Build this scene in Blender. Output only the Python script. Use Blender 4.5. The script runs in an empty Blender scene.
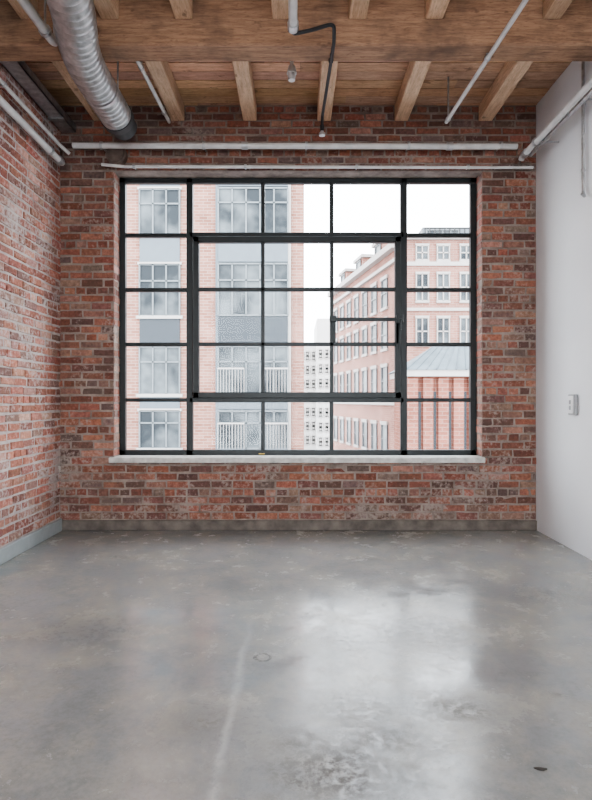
import bpy, math, random
from mathutils import Vector, Matrix
random.seed(7)
S=bpy.context.scene
S.view_settings.view_transform='AgX'
S.view_settings.look='AgX - Medium High Contrast'
S.view_settings.exposure=0.42
F=560.0; CY=-5.6; CZ=1.3
XL,XR,YB,YF,ZC=-2.36,2.40,0.0,-7.6,4.24
OX0,OX1,OZ0,OZ1=-1.82,1.86,0.73,3.588   # window opening
def P(px,py,d): return Vector(((px-296)*d/F, CY+d, CZ+(400-py)*d/F))

# ---------------------------------------------------------------- node helpers
def newmat(name):
    m=bpy.data.materials.new(name); m.use_nodes=True
    nt=m.node_tree; b=nt.nodes['Principled BSDF']
    return m,nt,b
def N(nt,t,**k):
    n=nt.nodes.new(t)
    for a,v in k.items():
        if a.startswith('i_'):
            n.inputs[a[2:].replace('_',' ')].default_value=v
        else: setattr(n,a,v)
    return n
def L(nt,a,b): nt.links.new(a,b)
def coords(nt,scale=(1,1,1),loc=(0,0,0)):
    tc=N(nt,'ShaderNodeTexCoord'); mp=N(nt,'ShaderNodeMapping')
    mp.inputs['Scale'].default_value=scale; mp.inputs['Location'].default_value=loc
    L(nt,tc.outputs['Object'],mp.inputs['Vector']); return mp.outputs['Vector']
def noise(nt,vec,scale,detail=4,rough=0.55,dist=0):
    n=N(nt,'ShaderNodeTexNoise'); n.inputs['Scale'].default_value=scale
    n.inputs['Detail'].default_value=detail; n.inputs['Roughness'].default_value=rough
    n.inputs['Distortion'].default_value=dist
    L(nt,vec,n.inputs['Vector']); return n.outputs['Fac']
def ramp(nt,fac,a,b,ca=(0,0,0,1),cb=(1,1,1,1)):
    r=N(nt,'ShaderNodeValToRGB'); e=r.color_ramp.elements
    e[0].position=a; e[0].color=ca; e[1].position=b; e[1].color=cb
    L(nt,fac,r.inputs['Fac']); return r.outputs['Color']
def mixc(nt,fac,a,b,mode='MIX'):
    m=N(nt,'ShaderNodeMix',data_type='RGBA',blend_type=mode)
    for s,v in ((m.inputs[0],fac),(m.inputs[6],a),(m.inputs[7],b)):
        if isinstance(v,(int,float,tuple)): s.default_value=v
        else: L(nt,v,s)
    return m.outputs[2]
def math_(nt,op,a,b=0.0,clamp=False):
    m=N(nt,'ShaderNodeMath',operation=op,use_clamp=clamp)
    for s,v in ((m.inputs[0],a),(m.inputs[1],b)):
        if isinstance(v,(int,float)): s.default_value=v
        else: L(nt,v,s)
    return m.outputs[0]
def bump(nt,b,h,strength=0.3,dist=0.01):
    n=N(nt,'ShaderNodeBump'); n.inputs['Strength'].default_value=strength; n.inputs['Distance'].default_value=dist
    L(nt,h,n.inputs['Height']); L(nt,n.outputs['Normal'],b.inputs['Normal'])
def c4(c): return (c[0],c[1],c[2],1)
def simple(name,col,rough=0.5,metal=0.0,var=0.12,scale=12):
    m,nt,b=newmat(name); v=coords(nt)
    f=noise(nt,v,scale)
    dk=tuple(x*(1-var) for x in col); lt=tuple(min(1,x*(1+var)) for x in col)
    L(nt,ramp(nt,f,0.3,0.7,c4(dk),c4(lt)),b.inputs['Base Color'])
    b.inputs['Roughness'].default_value=rough; b.inputs['Metallic'].default_value=metal
    return m

# ---------------------------------------------------------------- mesh helper
class MB:
    def __init__(s): s.v=[];s.f=[];s.m=[];s.c=[];s.sm=[]
    def add(s,vs,fs,mi=0,col=(1,1,1),smooth=False):
        o=len(s.v); s.v+= [tuple(x) for x in vs]; s.c+=[(col[0],col[1],col[2],1)]*len(vs)
        for f in fs: s.f.append([i+o for i in f]); s.m.append(mi); s.sm.append(smooth)
    def box(s,a,b,mi=0,col=(1,1,1),rot=None):
        x0,x1=sorted((a[0],b[0]));y0,y1=sorted((a[1],b[1]));z0,z1=sorted((a[2],b[2]))
        vs=[(x0,y0,z0),(x1,y0,z0),(x1,y1,z0),(x0,y1,z0),(x0,y0,z1),(x1,y0,z1),(x1,y1,z1),(x0,y1,z1)]
        if rot: vs=[rot@Vector(v) for v in vs]
        s.add(vs,[(0,3,2,1),(4,5,6,7),(0,1,5,4),(1,2,6,5),(2,3,7,6),(3,0,4,7)],mi,col)
    def cbox(s,a,b,e=0.005,mi=0,col=(1,1,1)):
        x0,x1=sorted((a[0],b[0]));y0,y1=sorted((a[1],b[1]));z0,z1=sorted((a[2],b[2]))
        import bmesh
        bm=bmesh.new()
        for x in (x0,x1):
            for y in (y0,y1):
                for z in (z0,z1):
                    sx=e if x==x0 else -e; sy=e if y==y0 else -e; sz=e if z==z0 else -e
                    bm.verts.new((x,y+sy,z+sz)); bm.verts.new((x+sx,y,z+sz)); bm.verts.new((x+sx,y+sy,z))
        r=bmesh.ops.convex_hull(bm,input=bm.verts[:])
        bmesh.ops.dissolve_limit(bm,angle_limit=0.01,verts=bm.verts[:],edges=bm.edges[:])
        bm.verts.index_update()
        s.add([v.co.copy() for v in bm.verts],[[v.index for v in f.verts] for f in bm.faces],mi,col); bm.free()
    def sweep(s,pts,r,seg=14,mi=0,col=(1,1,1),fillet=0.0,rf=None,step=None,cap=True):
        pts=[Vector(p) for p in pts]
        if fillet>0 and len(pts)>2:
            q=[pts[0]]
            for i in range(1,len(pts)-1):
                a,b,c=pts[i-1],pts[i],pts[i+1]
                f=min(fillet,(a-b).length*.45,(c-b).length*.45)
                p0=b+(a-b).normalized()*f; p1=b+(c-b).normalized()*f
                for k in range(9):
                    t=k/8; q.append((1-t)**2*p0+2*t*(1-t)*b+t*t*p1)
            q.append(pts[-1]); pts=q
        if step:
            q=[];acc=0
            for i in range(len(pts)-1):
                a,b=pts[i],pts[i+1]; n=max(1,int((b-a).length/step))
                for k in range(n): q.append(a.lerp(b,k/n))
            q.append(pts[-1]); pts=q
        n=len(pts); T=[]
        for i in range(n):
            T.append((pts[min(i+1,n-1)]-pts[max(i-1,0)]).normalized())
        u=T[0].orthogonal().normalized(); vs=[];dist=0
        for i in range(n):
            u=(u-T[i]*u.dot(T[i])).normalized(); w=T[i].cross(u)
            if i: dist+=(pts[i]-pts[i-1]).length
            rr=rf(dist,i) if rf else r
            for k in range(seg):
                a=2*math.pi*k/seg; vs.append(pts[i]+(u*math.cos(a)+w*math.sin(a))*rr)
        fs=[]
        for i in range(n-1):
            for k in range(seg):
                k2=(k+1)%seg; fs.append((i*seg+k,i*seg+k2,(i+1)*seg+k2,(i+1)*seg+k))
        s.add(vs,fs,mi,col,True)
        if cap:
            s.add(vs[:seg],[tuple(range(seg))[::-1]],mi,col); s.add(vs[-seg:],[tuple(range(seg))],mi,col)
    def obj(s,name,mats,parent=None):
        me=bpy.data.meshes.new(name); me.from_pydata(s.v,[],s.f); 
        for m in mats: me.materials.append(m)
        me.polygons.foreach_set('material_index',s.m); me.polygons.foreach_set('use_smooth',s.sm)
        at=me.color_attributes.new('Col','FLOAT_COLOR','POINT')
        at.data.foreach_set('color',[x for c in s.c for x in c]); me.update()
        o=bpy.data.objects.new(name,me); S.collection.objects.link(o)
        if parent: o.parent=parent
        return o
def empty(name):
    o=bpy.data.objects.new(name,None); S.collection.objects.link(o); return o

# ---------------------------------------------------------------- materials
def brick_mat(name,smear,smearcol,bright=1.0,lowsmear=0.0,soot_amt=.35):
    m,nt,b=newmat(name); v=coords(nt)
    at=N(nt,'ShaderNodeVertexColor',layer_name='Col')
    n1=noise(nt,v,28,5,.70); n2=noise(nt,v,2.4,5,.65,.5); n3=noise(nt,v,110,3,.6)
    col=mixc(nt,1.0,at.outputs['Color'],ramp(nt,n1,.25,.75,(.50*bright,.47*bright,.45*bright,1),(1.4*bright,1.38*bright,1.36*bright,1)),'MULTIPLY')
    soot=ramp(nt,noise(nt,v,1.6,6,.7),.46,.64)
    col=mixc(nt,math_(nt,'MULTIPLY',soot,soot_amt),col,(.075,.05,.042,1))
    s=math_(nt,'ADD',math_(nt,'MULTIPLY',n1,.5),math_(nt,'MULTIPLY',n2,.5))
    sp=N(nt,'ShaderNodeSeparateXYZ'); L(nt,v,sp.inputs[0])
    lowm=math_(nt,'SUBTRACT',1.0,math_(nt,'DIVIDE',sp.outputs[2],1.1),True)
    s=math_(nt,'ADD',s,math_(nt,'MULTIPLY',lowm,lowsmear))
    mask=ramp(nt,s,smear,smear+.09)
    col=mixc(nt,math_(nt,'MULTIPLY',mask,.85),col,c4(smearcol))
    L(nt,col,b.inputs['Base Color']); b.inputs['Roughness'].default_value=.85
    bump(nt,b,math_(nt,'ADD',n1,math_(nt,'MULTIPLY',n3,.5)),.9,.008)
    return m
def mortar_mat(name,ca,cb):
    m,nt,b=newmat(name); v=coords(nt)
    L(nt,ramp(nt,noise(nt,v,5,6,.7),.3,.7,c4(ca),c4(cb)),b.inputs['Base Color'])
    b.inputs['Roughness'].default_value=.95; bump(nt,b,noise(nt,v,90,4,.7),.7,.006); return m
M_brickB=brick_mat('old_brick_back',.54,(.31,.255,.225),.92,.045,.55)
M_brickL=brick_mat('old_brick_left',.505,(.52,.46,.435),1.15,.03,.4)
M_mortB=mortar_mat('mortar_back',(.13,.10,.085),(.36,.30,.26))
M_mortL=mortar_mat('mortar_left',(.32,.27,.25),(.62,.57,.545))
def wood_mat(name,ca,cb,stretch,dark=.35):
    m,nt,b=newmat(name); v=coords(nt,stretch)
    at=N(nt,'ShaderNodeVertexColor',layer_name='Col')
    g=noise(nt,v,9,6,.65,.6); g2=noise(nt,v,40,3,.6)
    col=ramp(nt,g,.3,.72,c4(ca),c4(cb))
    col=mixc(nt,ramp(nt,g2,.54,.8),col,c4(tuple(x*.5 for x in ca)))
    st=ramp(nt,noise(nt,coords(nt),2.5,4,.6),.5,.72)
    col=mixc(nt,math_(nt,'MULTIPLY',st,dark),col,(.09,.055,.038,1))
    kn=ramp(nt,noise(nt,coords(nt,tuple(max(1,x*.35) for x in stretch)),6,3,.6),.66,.72)
    col=mixc(nt,math_(nt,'MULTIPLY',kn,.55),col,(.10,.05,.03,1))
    col=mixc(nt,1.0,col,at.outputs['Color'],'MULTIPLY')
    L(nt,col,b.inputs['Base Color']); b.inputs['Roughness'].default_value=.7
    bump(nt,b,g2,.4,.004); return m
M_plank=wood_mat('ceiling_plank_wood',(.46,.27,.17),(.80,.54,.37),(.5,5,5),.3)
M_joist=wood_mat('joist_wood',(.54,.35,.22),(.82,.61,.43),(5,.5,5),.25)
M_beam=wood_mat('beam_wood',(.21,.115,.07),(.50,.31,.19),(.45,4,4),.7)
M_black=simple('blackened_steel',(.020,.025,.026),.45,.3)
M_pipe=simple('painted_white_pipe',(.60,.60,.585),.4,.0,.15,8)
M_galv=simple('galvanised_steel',(.50,.51,.515),.38,.8,.25,18)
M_dark=simple('dark_duct_collar',(.05,.05,.05),.6,.2)
M_blackpipe=simple('black_iron_pipe',(.03,.03,.032),.45,.4)
M_sill=simple('painted_sill',(.50,.49,.46),.6,0,.25,14)
M_vent=simple('vent_rust',(.16,.12,.10),.7,.2,.3,14)
M_baseL=simple('grey_baseboard_paint',(.33,.36,.36),.55,0,.15,6)
M_baseB=simple('concrete_kerb',(.14,.12,.103),.85,0,.4,8)
M_metalplate=simple('switch_metal',(.36,.37,.38),.4,.3)
M_white=simple('white_plastic',(.72,.72,.72),.4)
M_brass=simple('brass',(.55,.38,.12),.3,.9)
M_debris=simple('dark_chip',(.03,.025,.02),.8)
M_plaster,nt,b=newmat('white_plaster'); v=coords(nt)
L(nt,ramp(nt,noise(nt,v,1.2,4,.5),.3,.7,(.71,.72,.74,1),(.79,.80,.81,1)),b.inputs['Base Color'])
b.inputs['Roughness'].default_value=.75; bump(nt,b,noise(nt,v,60,3,.6),.08,.003)
M_glass=bpy.data.materials.new('window_glass'); M_glass.use_nodes=True; nt=M_glass.node_tree; nt.nodes.clear()
o=N(nt,'ShaderNodeOutputMaterial'); mx=N(nt,'ShaderNodeMixShader'); tr=N(nt,'ShaderNodeBsdfTransparent'); gl=N(nt,'ShaderNodeBsdfGlossy')
tr.inputs['Color'].default_value=(.97,.985,.98,1); gl.inputs['Roughness'].default_value=.02
fr=N(nt,'ShaderNodeFresnel'); fr.inputs['IOR'].default_value=1.2
L(nt,fr.outputs[0],mx.inputs[0]); L(nt,tr.outputs[0],mx.inputs[1]); L(nt,gl.outputs[0],mx.inputs[2]); L(nt,mx.outputs[0],o.inputs[0])
# floor
M_floor,nt,b=newmat('polished_concrete'); v=coords(nt)
big=noise(nt,v,.8,5,.55,.4); mid=noise(nt,v,2.6,8,.72,.2); fine=noise(nt,v,38,5,.75); mid2=noise(nt,v,6,8,.78,.1)
col=ramp(nt,big,.3,.7,(.215,.226,.226,1),(.345,.352,.348,1))
col=mixc(nt,math_(nt,'MULTIPLY',ramp(nt,mid,.42,.64),.7),col,(.40,.375,.31,1))
col=mixc(nt,math_(nt,'MULTIPLY',ramp(nt,mid2,.50,.68),.6),col,(.15,.155,.153,1))
col=mixc(nt,math_(nt,'MULTIPLY',ramp(nt,fine,.45,.8),.45),col,(.14,.14,.13,1))
sep=N(nt,'ShaderNodeSeparateXYZ'); L(nt,v,sep.inputs[0])
def blob(cx,cy,r,soft,nz,amp,rx=1.0,ry=1.0):
    dx=math_(nt,'MULTIPLY',math_(nt,'SUBTRACT',sep.outputs[0],cx),1/rx)
    dy=math_(nt,'MULTIPLY',math_(nt,'SUBTRACT',sep.outputs[1],cy),1/ry)
    d=math_(nt,'SQRT',math_(nt,'ADD',math_(nt,'MULTIPLY',dx,dx),math_(nt,'MULTIPLY',dy,dy)))
    d=math_(nt,'ADD',d,math_(nt,'MULTIPLY',math_(nt,'SUBTRACT',nz,.5),amp))
    return ramp(nt,d,max(0,r-soft),r+soft,(1,1,1,1),(0,0,0,1))
n8=noise(nt,v,6,8,.8); n16=ramp(nt,noise(nt,v,24,9,.9),.40,.56)
allm=None
for (px,py,r,st) in ((328,772,.20,1.0),(300,748,.12,.85),(385,738,.14,.85),(460,708,.13,.9),(208,725,.12,.95),(430,636,.20,.6),(425,627,.14,.55),(85,632,.18,.5),(540,592,.2,.35),(345,640,.14,.35),(370,715,.15,.6),(230,772,.08,.5)):
    d=F*CZ/(py-400); X=(px-296)*d/F; Y=CY+d
    mk=blob(X,Y,r,.10,n8,.75,1.4,1.0)
    mk=math_(nt,'MULTIPLY',mk,math_(nt,'MULTIPLY',n16,st))
    allm=mk if allm is None else math_(nt,'MAXIMUM',allm,mk)
col=mixc(nt,math_(nt,'MULTIPLY',allm,.85),col,(.085,.08,.068,1))
dx=math_(nt,'SUBTRACT',sep.outputs[0],-.167); dy=math_(nt,'SUBTRACT',sep.outputs[1],-2.77)
d=math_(nt,'SQRT',math_(nt,'ADD',math_(nt,'MULTIPLY',dx,dx),math_(nt,'MULTIPLY',dy,dy)))
rg=math_(nt,'MULTIPLY',math_(nt,'LESS_THAN',math_(nt,'ABSOLUTE',math_(nt,'SUBTRACT',math_(nt,'ADD',d,math_(nt,'MULTIPLY',math_(nt,'SUBTRACT',n8,.5),.05)),.04)),.008),ramp(nt,fine,.35,.5))
col=mixc(nt,math_(nt,'MULTIPLY',rg,.8),col,(.07,.065,.06,1))
w=math_(nt,'MULTIPLY',math_(nt,'SUBTRACT',noise(nt,v,3,7,.75),.5),.14)
cx=math_(nt,'ABSOLUTE',math_(nt,'ADD',math_(nt,'SUBTRACT',sep.outputs[0],-.27),w))
ck=math_(nt,'MULTIPLY',ramp(nt,cx,.002,.028,(1,1,1,1),(0,0,0,1)),ramp(nt,math_(nt,'DIVIDE',math_(nt,'SUBTRACT',-2.2,sep.outputs[1]),1.0),0,.5))
col=mixc(nt,math_(nt,'MULTIPLY',math_(nt,'MULTIPLY',ck,ramp(nt,mid2,.35,.5)),.6),col,(.52,.52,.50,1))
L(nt,col,b.inputs['Base Color'])
rgh=ramp(nt,mid,.38,.64,(.09,.09,.09,1),(.27,.27,.27,1))
rgh=mixc(nt,math_(nt,'MULTIPLY',ramp(nt,mid2,.46,.66),.6),rgh,(.38,.38,.38,1))
rgh=mixc(nt,math_(nt,'MULTIPLY',ramp(nt,fine,.5,.75),.35),rgh,(.4,.4,.4,1))
rgh=mixc(nt,allm,rgh,(.6,.6,.6,1))
L(nt,rgh,b.inputs['Roughness'])
b.inputs['IOR'].default_value=1.62
bump(nt,b,math_(nt,'ADD',mid,math_(nt,'MULTIPLY',fine,.25)),.08,.01)

# ---------------------------------------------------------------- bricks
def brickcol(pal):
    c=random.choice(pal); k=random.uniform(.70,1.24)
    return (c[0]*k,c[1]*k*random.uniform(.93,1.07),c[2]*k)
PALB_BACKLIT=[(.30,.115,.075),(.25,.095,.065),(.34,.145,.10),(.21,.10,.078),(.36,.19,.14),(.16,.085,.070),(.29,.125,.088),(.27,.165,.13),(.32,.13,.088),(.20,.14,.12)]  # back wall palette darkened and browned: backlit shade put into the brick colour
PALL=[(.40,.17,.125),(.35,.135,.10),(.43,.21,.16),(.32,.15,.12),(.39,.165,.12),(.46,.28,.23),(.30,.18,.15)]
def bricks(mb,O,U,V,Nn,w,h,pal,phase=0,mi=1,prot=.007,pitch=.0765,L0=.222,skip=.0):
    O=Vector(O);U=Vector(U);V=Vector(V);Nn=Vector(Nn)
    nr=max(1,round(h/pitch)); ph=h/nr; g=.0066
    for r in range(nr):
        header=((r+phase)%6==3); bl=L0/2 if header else L0
        u=-bl*(.5 if (r+phase)%2 else 0)-random.uniform(0,.02)
        while u<w-.004:
            ln=bl*random.uniform(.94,1.05)
            a=max(0,u)+ (g if u>0 else 0.001); e=min(w,u+ln)-(g if u+ln<w else .001); u+=ln
            if e-a<.02: continue
            if random.random()<skip: continue
            z0=r*ph+g*random.uniform(.5,1.6); z1=(r+1)*ph-g*random.uniform(.5,1.6)
            j=lambda:random.uniform(-.0038,.0038)
            p=prot*random.uniform(.1,1.6)
            vs=[]
            ch=.005
            mid=(a+e)/2
            base=[(a,z0),(mid,z0),(e,z0),(e,z1),(mid,z1),(a,z1)]
            cen=((a+e)/2,(z0+z1)/2)
            jb=[(x+(j() if 0.01<x<w-.01 else 0),y+j()) for x,y in base]
            for x,y in jb: vs.append(O+U*x+V*y-Nn*.004)
            for x,y in jb:
                xx=x+ch*(1 if x<cen[0]-.001 else (-1 if x>cen[0]+.02 else 0)); yy=y+ch*(1 if y<cen[1] else -1)
                vs.append(O+U*xx+V*yy+Nn*(p+random.uniform(-.0015,.0015)))
            n=6; fs=[(i,(i+1)%n,(i+1)%n+n,i+n) for i in range(n)]+[(6,7,10,11),(7,8,9,10)]
            mb.add(vs,fs,mi,brickcol(pal))
WT=.34
mb=MB()
mb.box((XL-.3,0,0),(OX0,WT,ZC+.3)); mb.box((OX1,0,0),(XR+.2,WT,ZC+.3))
mb.box((OX0,0,-.2),(OX1,WT,OZ0)); mb.box((OX0,0,OZ1),(OX1,WT,ZC+.3))
X,Z=(1,0,0),(0,0,1); nf=(0,-1,0)
bricks(mb,(XL,0,.10),X,Z,nf,XR-XL,OZ0-.10,PALB_BACKLIT,0)
bricks(mb,(XL,0,OZ0),X,Z,nf,OX0-XL,OZ1-OZ0,PALB_BACKLIT,0)
bricks(mb,(OX1,0,OZ0),X,Z,nf,XR-OX1,OZ1-OZ0,PALB_BACKLIT,1)
bricks(mb,(XL,0,OZ1),X,Z,nf,XR-XL,ZC-OZ1,PALB_BACKLIT,1)
bricks(mb,(OX0,0,OZ0),(0,1,0),Z,(1,0,0),.18,OZ1-OZ0,PALL,0,prot=.004)
bricks(mb,(OX1,0,OZ0),(0,1,0),Z,(-1,0,0),.18,OZ1-OZ0,PALL,1,prot=.004)
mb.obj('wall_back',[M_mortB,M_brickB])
mb=MB(); mb.box((XL-.3,YF,-.2),(XL,0,ZC+.3))
bricks(mb,(XL,YF,.12),(0,1,0),Z,(1,0,0),-YF,ZC-.12,PALL,0,prot=.008)
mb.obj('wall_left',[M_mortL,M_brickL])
mb=MB(); mb.box((XR,YF,-.2),(XR+.2,0,ZC+.3)); mb.obj('wall_right',[M_plaster])
mb=MB(); y0,y1=YF-.25,YF
mb.box((XL-.3,y0,-.2),(XL+.25,y1,ZC+.3)); mb.box((XR-.25,y0,-.2),(XR+.2,y1,ZC+.3))
mb.box((XL+.25,y0,-.2),(XR-.25,y1,.15)); mb.box((XL+.25,y0,ZC-.25),(XR-.25,y1,ZC+.3)); mb.obj('wall_front',[M_plaster])  # unseen wall behind camera, opened almost fully so sky fills the room
mb=MB()
for i in range(6):
    x=XL+.27+i*(XR-XL-.54)/5; mb.box((x-.02,y0+.1,.15),(x+.02,y0+.14,ZC-.25))
for z in (.17,1.1,2.0,2.9,ZC-.27): mb.box((XL+.25,y0+.1,z-.02),(XR-.25,y0+.14,z+.02))
mb.obj('unseen_fill_window',[M_black])  # glazing bars of the unseen window added behind camera for frontal fill
mb=MB(); mb.box((XL-.3,YF-.25,-.2),(XR+.2,0,0)); mb.obj('floor',[M_floor])
mb=MB(); mb.box((XL-.3,YF-.25,ZC+.03),(XR+.2,WT,ZC+.3),0,(.15,.15,.15))
y=YF
while y<-.001:
    ye=min(0,y+.135); x=XL
    while x<XR:
        xe=min(XR,x+random.uniform(1.2,3.0)); k=random.uniform(.7,1.2)
        mb.box((x+.001,y+.0045,ZC+random.uniform(0,.005)),(xe-.001,ye-.0045,ZC+.035),0,(k,k*random.uniform(.92,1.05),k*random.uniform(.85,1.1))); x=xe
    y=ye
mb.obj('ceiling',[M_plank])
mb=MB(); mb.cbox((XL+.015,YF,0),(XL+.038,-.035,.125),.006); mb.obj('baseboard_left',[M_baseL])
mb=MB(); mb.cbox((XL+.0,-.025,0),(XR,0,.10),.006); mb.obj('baseboard_back',[M_baseB])

# ---------------------------------------------------------------- joists & beam
jr=MB()
for px in (178,250,324,401,485):
    X0=(px-296)/100; k=random.uniform(.85,1.1)
    jr.cbox((X0-.068,-1.29,4.085),(X0+.068,-.005,ZC),.006,0,(k,k,k))
jr.cbox((-2.02,-1.29,4.085),(-1.89,-.005,ZC),.006,0,(.9,.9,.9))
jr.obj('ceiling_joists',[M_joist])
jr=MB()
for X0 in (-1.95,-1.36,-.82,-.11,.45,1.01,1.87):
    k=random.uniform(.8,1.05); jr.cbox((X0-.065,YF,4.085),(X0+.065,-1.5,ZC),.006,0,(k,k,k))
jr.obj('ceiling_joists.001',[M_joist])
bm_=MB(); bm_.cbox((XL,-1.50,3.90),(XR,-1.29,ZC),.012,0,(1,1,1))
bm_.obj('timber_beam',[M_beam])

# ---------------------------------------------------------------- window
win=empty('window_1'); FY0,FY1=.17,.23
SC=F/(5.6+.2)
wx=lambda px:(px-296)/SC
wz=lambda py:CZ+(400-py)/SC
mb=MB()
def vbar(px,t,z0,z1,y0=FY0,y1=FY1): mb.cbox((wx(px)-t/2,y0,z0),(wx(px)+t/2,y1,z1),.004)
def hbar(py,t,x0,x1,y0=FY0,y1=FY1): mb.cbox((x0,y0,wz(py)-t/2),(x1,y1,wz(py)+t/2),.004)
e=.06
mb.cbox((OX0,FY0,OZ0),(OX0+e,FY1,OZ1),.004); mb.cbox((OX1-e,FY0,OZ0),(OX1,FY1,OZ1),.004)
mb.cbox((OX0,FY0,OZ1-.05),(OX1,FY1,OZ1),.004); mb.cbox((OX0,FY0,OZ0),(OX1,FY1,OZ0+.055),.004)
vbar(190,.066,OZ0,OZ1); vbar(403.5,.066,OZ0,OZ1)
T=.04
for px in (263,331.5):
    vbar(px,T,wz(237),OZ1,FY0+.01); vbar(px,T,OZ0,wz(400),FY0+.01)
for py in (235.5,290,344.5,400):
    hbar(py,T,OX0,wx(190),FY0+.01); hbar(py,T,wx(403.5),OX1,FY0+.01)
hbar(235.5,.05,wx(190),wx(403.5)); hbar(400,.05,wx(190),wx(403.5))
mb.obj('outer_frame',[M_black],win)
mb=MB(); a,bq=FY0-.035,FY0+.035
x0,x1,z0,z1=wx(194),wx(400),wz(398),wz(238)
t=.06
mb.cbox((x0,a,z0),(x0+t,bq,z1),.005); mb.cbox((x1-t,a,z0),(x1,bq,z1),.005)
mb.cbox((x0,a,z1-t),(x1,bq,z1),.005); mb.cbox((x0,a,z0),(x1,bq,z0+t),.005)
for px in (263,331.5): vbar(px,.038,z0,z1,a+.02,bq)
for py in (290,344.5): hbar(py,.038,x0,x1,a+.02,bq)
mb.obj('pivot_sash',[M_black],win)
# small hopper vent pane inside the sash
mb=MB()
hbar(320,.036,wx(331.5),x1-t*.5,a+.0,a+.05); vbar(334,.03,wz(344.5),wz(320),a,a+.04); vbar(396.5,.03,wz(344.5),wz(320),a,a+.04)
mb.cbox((wx(329),a-.02,wz(323)),(wx(336),a,wz(317)),.004)
mb.obj('hopper_vent',[M_black],win)
mb=MB()
mb.cbox((wx(395),a-.03,wz(324)),(wx(402),a,wz(316)),.004); mb.sweep([(wx(399),a-.03,wz(320)),(wx(399),a-.05,wz(320)),(wx(399),a-.05,wz(331))],.007,10,fillet=.01)
mb.obj('sash_latch',[M_black],win)
mb=MB(); mb.cbox((wx(259),FY0-.02,OZ0+.012),(wx(265),FY0,OZ0+.022),.003); mb.obj('brass_stay',[M_brass],win)
mb=MB(); mb.add([(OX0,.205,OZ0),(OX1,.205,OZ0),(OX1,.205,OZ1),(OX0,.205,OZ1)],[(0,1,2,3)]); mb.obj('glass_panes',[M_glass],win)
mb=MB(); mb.cbox((OX0-.035,-.06,OZ0-.055),(OX1+.015,-.012,OZ0+.0),.006); mb.cbox((OX0+.001,-.014,OZ0-.04),(OX1-.001,.17,OZ0+.002),.002)
mb.obj('window_sill',[M_sill],win)

# ---------------------------------------------------------------- pipes
def pipe(name,pts,r,mat,fillet=.06,clamps=(),seg=14,couplers=()):
    root=empty(name)
    m=MB(); m.sweep(pts,r,seg,fillet=fillet); m.obj('tube',[mat],root)
    if clamps or couplers:
        m=MB()
        for (p,ax,to) in clamps:
            p=Vector(p);ax=Vector(ax);to=Vector(to)
            m.sweep([p-ax*.012,p+ax*.012],r*1.35,seg); m.sweep([p,to],.008,8)
        for (p,ax) in couplers:
            p=Vector(p);ax=Vector(ax); m.sweep([p-ax*.03,p+ax*.03],r*1.3,seg)
        m.obj('clamps',[M_galv if mat is not M_blackpipe else M_blackpipe],root)
    return root
z1=3.785; yy=-.13
cl=[((x,yy,z1),(1,0,0),(x,-.012,z1)) for x in (-1.9,-.9,.1,1.1,2.0)]
pipe('sprinkler_main_pipe',[(-2.18,yy,z1),(2.16,yy,z1-.01)],.028,M_pipe,0,cl,couplers=[((-.5,yy,z1-.003),(1,0,0)),((1.5,yy,z1-.01),(1,0,0))])
z2=3.605; yy=-.07
cl=[((x,yy,z2),(1,0,0),(x,-.012,z2)) for x in (-1.6,-.5,.6,1.7)]
pipe('electrical_conduit',[(-1.92,yy,z2+.02),(-1.7,yy,z2),(2.34,yy,z2-.01)],.015,M_pipe,.03,cl)
p1=P(62,163,5.42); XW=XL+.017
pipe('heating_pipe',[(p1.x,YF+.02,p1.z),(p1.x,p1.y,p1.z)],.030,M_pipe,.05,[((p1.x,y,p1.z),(0,1,0),(XW,y,p1.z)) for y in (-3,-1.6,-.45)],couplers=[((p1.x,-.24,p1.z),(0,1,0))])
pipe('heating_pipe',[(p1.x+.02,YF+.02,p1.z+.13),(p1.x+.02,-.27,p1.z+.13),(p1.x+.08,-.2,p1.z+.08)],.017,M_pipe,.05,[((p1.x+.02,y,p1.z+.13),(0,1,0),(XW,y,p1.z+.13)) for y in (-2.6,-1.3)])
mb=MB()
x0=XL+.03
mb.box((x0,YF+.02,3.96),(x0+.14,-.03,3.972)); mb.box((x0,YF+.02,3.96),(x0+.008,-.03,4.03)); mb.box((x0+.132,YF+.02,3.96),(x0+.14,-.03,4.03))
for k in range(3): mb.sweep([(x0+.035+.035*k,YF+.05,3.985),(x0+.035+.035*k,-.05,3.985)],.013,8,mi=1)
y=-.3
while y>YF: mb.box((XW,y,3.945),(x0+.15,y-.03,3.96)); y-=.9
mb.obj('cable_tray',[M_galv,M_blackpipe])
p2=P(522,157,5.42)
pipe('heating_pipe',[(p2.x,YF+.02,p2.z),(p2.x,p2.y,p2.z),(p2.x,-.16,p2.z-.02)],.028,M_pipe,.05,[((p2.x,y,p2.z),(0,1,0),(XR-.005,y,p2.z)) for y in (-3,-1.55,-.5)],couplers=[((p2.x,-.26,p2.z),(0,1,0))])
pipe('heating_pipe',[(p2.x+.075,YF+.02,p2.z+.01),(p2.x+.075,-.2,p2.z+.01)],.018,M_galv,.05,[((p2.x+.075,y,p2.z+.01),(0,1,0),(XR-.005,y,p2.z+.01)) for y in (-2.6,-1.2)])
yw=CY+F*2.375/287
pipe('wall_conduit',[(2.375,yw,ZC),(2.375,yw,3.02),(2.375,yw-.03,2.97),(2.34,yw-.05,2.99)],.013,M_galv,.03,[((2.375,yw,3.75),(0,0,1),(XR-.005,yw,3.75)),((2.375,yw,3.2),(0,0,1),(XR-.005,yw,3.2))])
pipe('ceiling_conduit',[(1.50,YF+.02,3.86),(1.47,-2.0,3.86),(1.385,-.46,3.86),(1.385,-.44,3.86)],.017,M_pipe,.02,[((1.435,-1.4,3.86),(0,1,0),(1.435,-1.4,3.9)),((1.387,-.5,3.86),(0,1,0),(1.387,-.5,ZC))])
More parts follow.
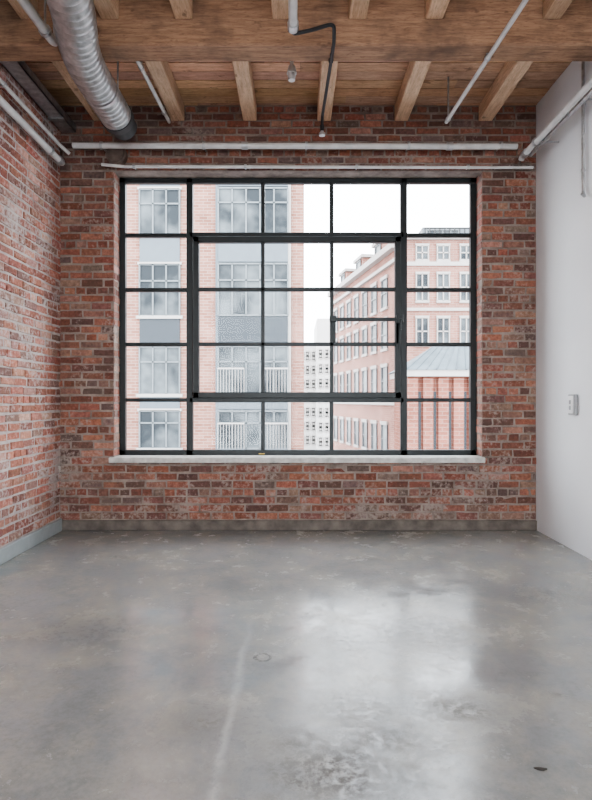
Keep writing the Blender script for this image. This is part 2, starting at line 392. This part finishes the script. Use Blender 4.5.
pipe('ceiling_conduit',[(-1.28,-1.28,4.03),(-1.24,-.12,4.02)],.017,M_pipe,0,[((-1.247,-.3,4.02),(0,1,0),(-1.247,-.3,ZC)),((-1.27,-1.0,4.03),(0,1,0),(-1.27,-1.0,ZC))])
pipe('ceiling_conduit',[(-1.66,YF+.02,3.84),(-1.74,-2.2,3.84),(-1.72,-1.56,3.84),(-1.72,-1.56,ZC)],.032,M_pipe,.12,[((-1.725,-1.75,3.84),(0,1,0),(-1.725,-1.75,ZC))])
spr=pipe('sprinkler_branch_pipe',[(-.02,YF+.02,3.86),(-.02,-1.74,3.86)],.030,M_pipe,0,(),couplers=[((-.02,-1.77,3.86),(0,1,0))])
m=MB(); m.sweep([(-.02,-2.3,3.89),(-.02,-2.3,ZC)],.007,8); m.sweep([(-.02,-2.3,ZC-.02),(-.02,-2.3,ZC)],.03,12); m.obj('pipe_hanger',[M_galv])
m=MB(); m.sweep([(-.02,-1.74,3.86),(-.02,-1.70,3.85),(.10,-1.72,3.86),(.26,-1.78,3.87),(.27,-1.62,3.84),(.235,-.60,3.83),(.235,-.56,3.72)],.013,14,fillet=.05)
m.sweep([(.262,-1.41,3.845),(.262,-1.39,3.845)],.019,12); m.sweep([(.262,-1.4,3.845),(.262,-1.4,3.895)],.008,8); m.sweep([(.235,-.565,3.77),(.235,-.565,3.72)],.019,12)
m.obj('black_drop',[M_blackpipe],spr)
mb=MB(); c=Vector((.235,-.56,3.70))
mb.sweep([c+Vector((0,0,.03)),c],.016,10); mb.sweep([c,c-Vector((0,0,.02))],.03,12)
mb.obj('drop_head',[M_galv],spr)
def head(c,name):
    mb=MB(); c=Vector(c)
    mb.sweep([(c.x,c.y,ZC),(c.x,c.y,c.z+.05)],.014,10); mb.sweep([(c.x,c.y,c.z+.06),(c.x,c.y,c.z)],.036,14,rf=lambda d,i:.028+.014*(i))
    mb.sweep([(c.x,c.y,c.z),(c.x,c.y,c.z-.055)],.03,14,rf=lambda d,i:.034-.006*i); mb.obj(name,[M_pipe])
head((-.035,-1.0,3.98),'sprinkler_head')

# spiral duct
duct=empty('spiral_duct')
mb=MB()
def rf(d,i): 
    k=i%5
    return .115+(.022,.014,0,0,.014)[k]
A=Vector((-.95,YF+.02,3.74)); A2=Vector((-1.36,-2.2,3.74)); B=Vector((-1.54,-1.62,3.745)); C=Vector((-1.57,-.72,3.78))
mb.sweep([A,A2,B,C],.15,28,fillet=.3,rf=rf,step=.013,cap=True)
mb.obj('duct_tube',[M_galv],duct)
mb=MB(); mb.sweep([C+Vector((0,-.01,0)),C+Vector((0,.07,-.0))],.142,28); mb.sweep([C+Vector((0,.06,0)),C+Vector((.02,.20,-.02))],.115,24)
mb.obj('duct_collar',[M_dark],duct)
mb=MB()
for q in (Vector((-1.555,-1.15,3.762)),Vector((-1.31,-2.5,3.74))):
    for s in (-.139,.139): mb.box((q.x+s-.003,q.y-.012,q.z),(q.x+s+.003,q.y+.012,ZC))
    mb.sweep([q-Vector((0,.012,0)),q+Vector((0,.012,0))],.142,28,cap=False)
mb.obj('duct_hangers',[M_galv],duct)
mb=MB(); vp=Vector(((118-296)/100,0,CZ+2.43))
mb.sweep([(vp.x,-.005,vp.z),(vp.x,-.07,vp.z)],.10,24); mb.sweep([(vp.x,-.07,vp.z),(vp.x,-.085,vp.z)],.08,24)
mb.obj('wall_vent',[M_vent])

sw=empty('light_switch'); yc=CY+F*2.4/279
mb=MB(); mb.cbox((XR-.035,yc-.055,1.17),(XR,yc+.055,1.35),.006); mb.obj('switch_box',[M_metalplate],sw)
mb=MB(); mb.cbox((XR-.042,yc-.04,1.185),(XR-.033,yc+.04,1.335),.003); mb.obj('switch_plate',[M_white],sw)
mb=MB(); mb.cbox((XR-.050,yc-.010,1.265),(XR-.040,yc+.010,1.30),.003); mb.cbox((XR-.050,yc-.010,1.215),(XR-.040,yc+.010,1.25),.003); mb.obj('toggles',[M_metalplate],sw)
mb=MB(); ang=[0,.9,1.9,2.7,3.6,4.4,5.4]; rr=[.024,.012,.014,.024,.012,.010,.014]
top=[(.86+r*math.cos(t),-3.63+r*.6*math.sin(t),.004) for r,t in zip(rr,ang)]; bot=[(x,y,0) for x,y,z in top]
n=len(top); mb.add(top+bot,[tuple(range(n))]+[(i,i+n,(i+1)%n+n,(i+1)%n) for i in range(n)]); mb.obj('floor_debris',[M_debris])

# ---------------------------------------------------------------- exterior
def facade_mat(name,ca,cb,cm):
    m,nt,b=newmat(name); tc=N(nt,'ShaderNodeTexCoord'); sp=N(nt,'ShaderNodeSeparateXYZ'); cb_=N(nt,'ShaderNodeCombineXYZ')
    L(nt,tc.outputs['Object'],sp.inputs[0]); L(nt,math_(nt,'ADD',sp.outputs[0],sp.outputs[1]),cb_.inputs[0]); L(nt,sp.outputs[2],cb_.inputs[1])
    br=N(nt,'ShaderNodeTexBrick'); L(nt,cb_.outputs[0],br.inputs['Vector'])
    br.inputs['Scale'].default_value=1; br.inputs['Brick Width'].default_value=.34; br.inputs['Row Height'].default_value=.12; br.inputs['Mortar Size'].default_value=.010
    br.inputs['Color1'].default_value=c4(ca); br.inputs['Color2'].default_value=c4(cb); br.inputs['Mortar'].default_value=c4(cm)
    st=ramp(nt,noise(nt,tc.outputs['Object'],.9,5,.6),.3,.7,(.78,.78,.78,1),(1.12,1.12,1.12,1))
    L(nt,mixc(nt,1.0,br.outputs['Color'],st,'MULTIPLY'),b.inputs['Base Color']); b.inputs['Roughness'].default_value=.9
    b.inputs['Specular IOR Level'].default_value=.2; return m
M_fa=facade_mat('pale_red_brick',(.25,.118,.09),(.34,.18,.142),(.38,.29,.25))
M_fb=facade_mat('salmon_brick',(.30,.145,.115),(.37,.195,.155),(.40,.30,.26))
M_fd=facade_mat('red_hall_brick',(.22,.085,.062),(.28,.115,.085),(.30,.19,.16))
M_pan=simple('grey_cladding',(.115,.14,.16),.5,0,.06,3)
M_pan2=simple('dark_cladding',(.03,.04,.05),.5,0,.06,3)
M_trim=simple('pale_stone_trim',(.40,.38,.36),.7,0,.06,3)
M_gl,nt,b=newmat('reflective_glazing'); v=coords(nt)
L(nt,ramp(nt,noise(nt,v,.55,3,.6),.4,.6,(.015,.022,.028,1),(.13,.15,.16,1)),b.inputs['Base Color']); b.inputs['Roughness'].default_value=.35
b.inputs['Specular IOR Level'].default_value=.3
M_lead=simple('lead_roof',(.095,.12,.135),.6,.1,.2,3)
M_asph=simple('street_asphalt',(.28,.28,.29),.9,0,.1,2)
M_far=simple('pale_render',(.52,.50,.48),.9,0,.05,1)
M_frame=simple('grey_window_frame',(.15,.17,.18),.5)
mats=[M_fa,M_pan,M_trim,M_gl,M_frame,M_lead,M_blackpipe,M_pan2]
def bwin(mb,x0,x1,z0,z1,y,rot=None,cols=2,rows=1,fr=4,t=.06):
    mb.box((x0,y-.02,z0),(x1,y+.05,z1),3,rot=rot)
    for i in range(cols+1):
        x=x0+(x1-x0)*i/cols; mb.box((x-t/2,y-.08,z0),(x+t/2,y-.02,z1),fr,rot=rot)
    for i in range(rows+1):
        z=z0+(z1-z0)*i/rows; mb.box((x0,y-.08,z-t/2),(x1,y-.02,z+t/2),fr,rot=rot)
dA=22.4; yA=CY+dA; ax=lambda px:(px-296)*dA/F; az=lambda py:CZ+(400-py)*dA/F
mb=MB(); mb.box((ax(20),yA,-7),(ax(304),yA+9,19),0)
rows=[(100,135),(190,235),(265,316),(347,394),(411,448),(480,520),(550,590)]
mb.box((ax(216),yA-.14,-6),(ax(291),yA,18),1)
for (t,bt) in rows:
    bwin(mb,ax(140),ax(180),az(bt),az(t),yA-.02,cols=3,rows=1); bwin(mb,ax(219),ax(288),az(bt),az(t),yA-.16,cols=5,rows=1)
    zz=az(t)-(az(t)-az(bt))*.32
    mb.box((ax(140),yA-.1,zz-.03),(ax(180),yA-.03,zz+.03),4); mb.box((ax(219),yA-.24,zz-.03),(ax(288),yA-.17,zz+.03),4)
    mb.box((ax(137),yA-.12,az(bt)-.12),(ax(183),yA,az(bt)),2); mb.box((ax(138),yA-.10,az(t)),(ax(182),yA,az(t)+.1),2)
for (a,b2,mi) in ((237,263,1),(318,345,7),(396,409,1),(136,188,1)):
    mb.box((ax(140),yA-.06,az(b2)),(ax(180),yA,az(a)),mi)
    mb.box((ax(219),yA-.22,az(b2)),(ax(288),yA-.1,az(a)),mi)
for (t,bt) in ((347,394),(411,448)):
    zb=az(bt); 
    for (xa,xb) in ((219,245),(262,288)):
        n=9
        for i in range(n+1):
            x=ax(xa)+(ax(xb)-ax(xa))*i/n; mb.box((x-.010,yA-.42,zb),(x+.010,yA-.39,zb+1.0),2)
        mb.box((ax(xa),yA-.43,zb+.97),(ax(xb),yA-.38,zb+1.03),2); mb.box((ax(xa),yA-.43,zb-.08),(ax(xb),yA-.1,zb),1)
mb.box((ax(288),yA-.16,-6),(ax(291),yA-.0,18),2)
mb.obj('apartment_building',mats)
# B
p=Vector((5.77,CY+32,0)); q=Vector((3.1,CY+47,0)); dirv=(q-p); Lg=dirv.length; an=math.atan2(dirv.y,dirv.x)
R=Matrix.Translation(q)@Matrix.Rotation(an+math.pi,4,'Z')
mb=MB(); H=10.3
mb.box((0,0,-7),(Lg,7,H),0,rot=R); mb.box((-.3,-.4,H-.35),(Lg+.2,7,H),2,rot=R); mb.box((-.2,-.2,H-1.1),(Lg+.1,0,H-.9),2,rot=R); mb.box((-.1,-.12,1.0),(Lg+.1,0,1.25),2,rot=R)
x=.7
while x<Lg-1.2:
    for z in (-5,-1.9,1.6,4.4,6.9):
        bwin(mb,x,x+1.0,z,z+1.7,-.01,rot=R,cols=1,rows=2); mb.box((x-.1,-.12,z-.15),(x+1.1,0,z),2,rot=R); mb.box((x-.1,-.12,z+1.7),(x+1.1,0,z+1.9),2,rot=R)
    x+=2.0
for x in (2.2,6.5,10.8):
    mb.box((x,.1,H),(x+1.8,2.5,H+.9),0,rot=R); mb.box((x-.15,-.05,H+.9),(x+1.95,2.6,H+1.1),2,rot=R); bwin(mb,x+.4,x+1.4,H+.1,H+.8,.08,rot=R,cols=1)
mb.obj('tenement_building',[M_fb]+mats[1:])
# C
dC=28; yC=CY+dC; ax=lambda px:(px-296)*dC/F; az=lambda py:CZ+(400-py)*dC/F
mb=MB(); mb.box((ax(407),yC,-7),(ax(560),yC+3.2,az(238)),0)
mb.box((ax(405),yC-.25,az(240)),(ax(562),yC+.5,az(236)),2); mb.box((ax(407),yC-.1,az(266)),(ax(560),yC,az(262)),2); mb.box((ax(407),yC-.1,az(311)),(ax(560),yC,az(308)),2)
for px in (416,437,460,486,510,535):
    for (t,bt) in ((246,260),(274,301),(318,345),(372,400),(425,450)):
        bwin(mb,ax(px),ax(px+12),az(bt),az(t),yC-.01,cols=2,rows=2,fr=2); mb.box((ax(px-1),yC-.1,az(bt+2)),(ax(px+13),yC,az(bt)),2); mb.box((ax(px-1),yC-.1,az(t)),(ax(px+13),yC,az(t-2)),2)
mb.box((ax(428),yC+1.2,az(240)),(ax(520),yC+3,az(220)),1); bwin(mb,ax(432),ax(465),az(236),az(223),yC+1.18,cols=4)
for i in range(14): mb.box((ax(425+i*5),yC+.1,az(237)),(ax(425+i*5)+.05,yC+.15,az(227)),6)
mb.box((ax(425),yC+.08,az(228)),(ax(492),yC+.16,az(226.8)),6)
mb.obj('corner_building',[M_fb]+mats[1:])
# D
dD=17; yD=CY+dD; ax=lambda px:(px-296)*dD/F; az=lambda py:CZ+(400-py)*dD/F
mb=MB(); x0,x1=ax(407),ax(540); zt=az(372); DD=2.2; mb.box((x0,yD,-7),(x1,yD+DD,zt),0)
for i in range(9):
    x=x0+.0+i*.46; mb.box((x,yD-.16,-7),(x+.30,yD,zt-.18),0)
for i in range(8):
    x=x0+.0+i*.46+.34; mb.box((x,yD-.02,-7),(x+.08,yD+.01,zt-.6),7)
mb.box((x0-.12,yD-.3,zt-.14),(x1+.1,yD+DD+.2,zt+.05),2)
zr=az(344)
mb.add([(x0-.2,yD-.35,zt+.05),(x1+.2,yD-.35,zt+.05),(x1+.2,yD+DD+.2,zt+.05),(x0-.2,yD+DD+.2,zt+.05),(x0+1.1,yD+.9,zr+.05),(x1-1.2,yD+.9,zr+.05),(x1-1.2,yD+1.2,zr+.05),(x0+1.1,yD+1.2,zr+.05)],
 [(0,1,5,4),(1,2,6,5),(2,3,7,6),(3,0,4,7),(4,5,6,7)],5)
for i in range(14):
    xb=x0-.1+i*.3; xt=x0+1.1+(xb-x0)*.55
    if xb<x1: mb.sweep([(xb,yD-.35,zt+.06),(xt,yD+.9,zr+.06)],.018,6,mi=5)
mb.obj('brick_hall',[M_fd]+mats[1:])
# E
dE=70; yE=CY+dE; ax=lambda px:(px-296)*dE/F; az=lambda py:CZ+(400-py)*dE/F
mb=MB(); mb.box((ax(296),yE,-7),(ax(318),yE+8,az(345)),0); mb.box((ax(316),yE-3,-7),(ax(345),yE+8,az(322)),0)
for px in range(300,343,6):
    for py in range(352,450,14): bwin(mb,ax(px),ax(px+3),az(py+8),az(py),yE-3.02 if px>315 else yE-.02,cols=2,rows=2,fr=2,t=.25)
mb.obj('distant_building',[M_far]+mats[1:])
mb=MB(); mb.box((-80,WT+.2,-7.2),(80,90,-7)); mb.box((-80,-60,-7.2),(80,YF-.5,-7)); mb.obj('street',[M_asph])

# ---------------------------------------------------------------- light
w=bpy.data.worlds.new('overcast_sky'); S.world=w; w.use_nodes=True; nt=w.node_tree
bg=nt.nodes['Background']; tc=N(nt,'ShaderNodeTexCoord'); sp=N(nt,'ShaderNodeSeparateXYZ'); L(nt,tc.outputs['Generated'],sp.inputs[0])
r=ramp(nt,sp.outputs[2],-.1,.9,(.95,.97,1,1),(.83,.90,1,1)); L(nt,r,bg.inputs['Color']); bg.inputs['Strength'].default_value=7.0

cam=bpy.data.cameras.new('camera'); co=bpy.data.objects.new('camera',cam); S.collection.objects.link(co)
co.location=(0,CY,CZ); co.rotation_euler=(math.radians(90),0,0)
cam.sensor_fit='VERTICAL'; cam.sensor_height=36; cam.sensor_width=36*592/800; cam.lens=36*F/800; cam.clip_end=500
S.camera=co
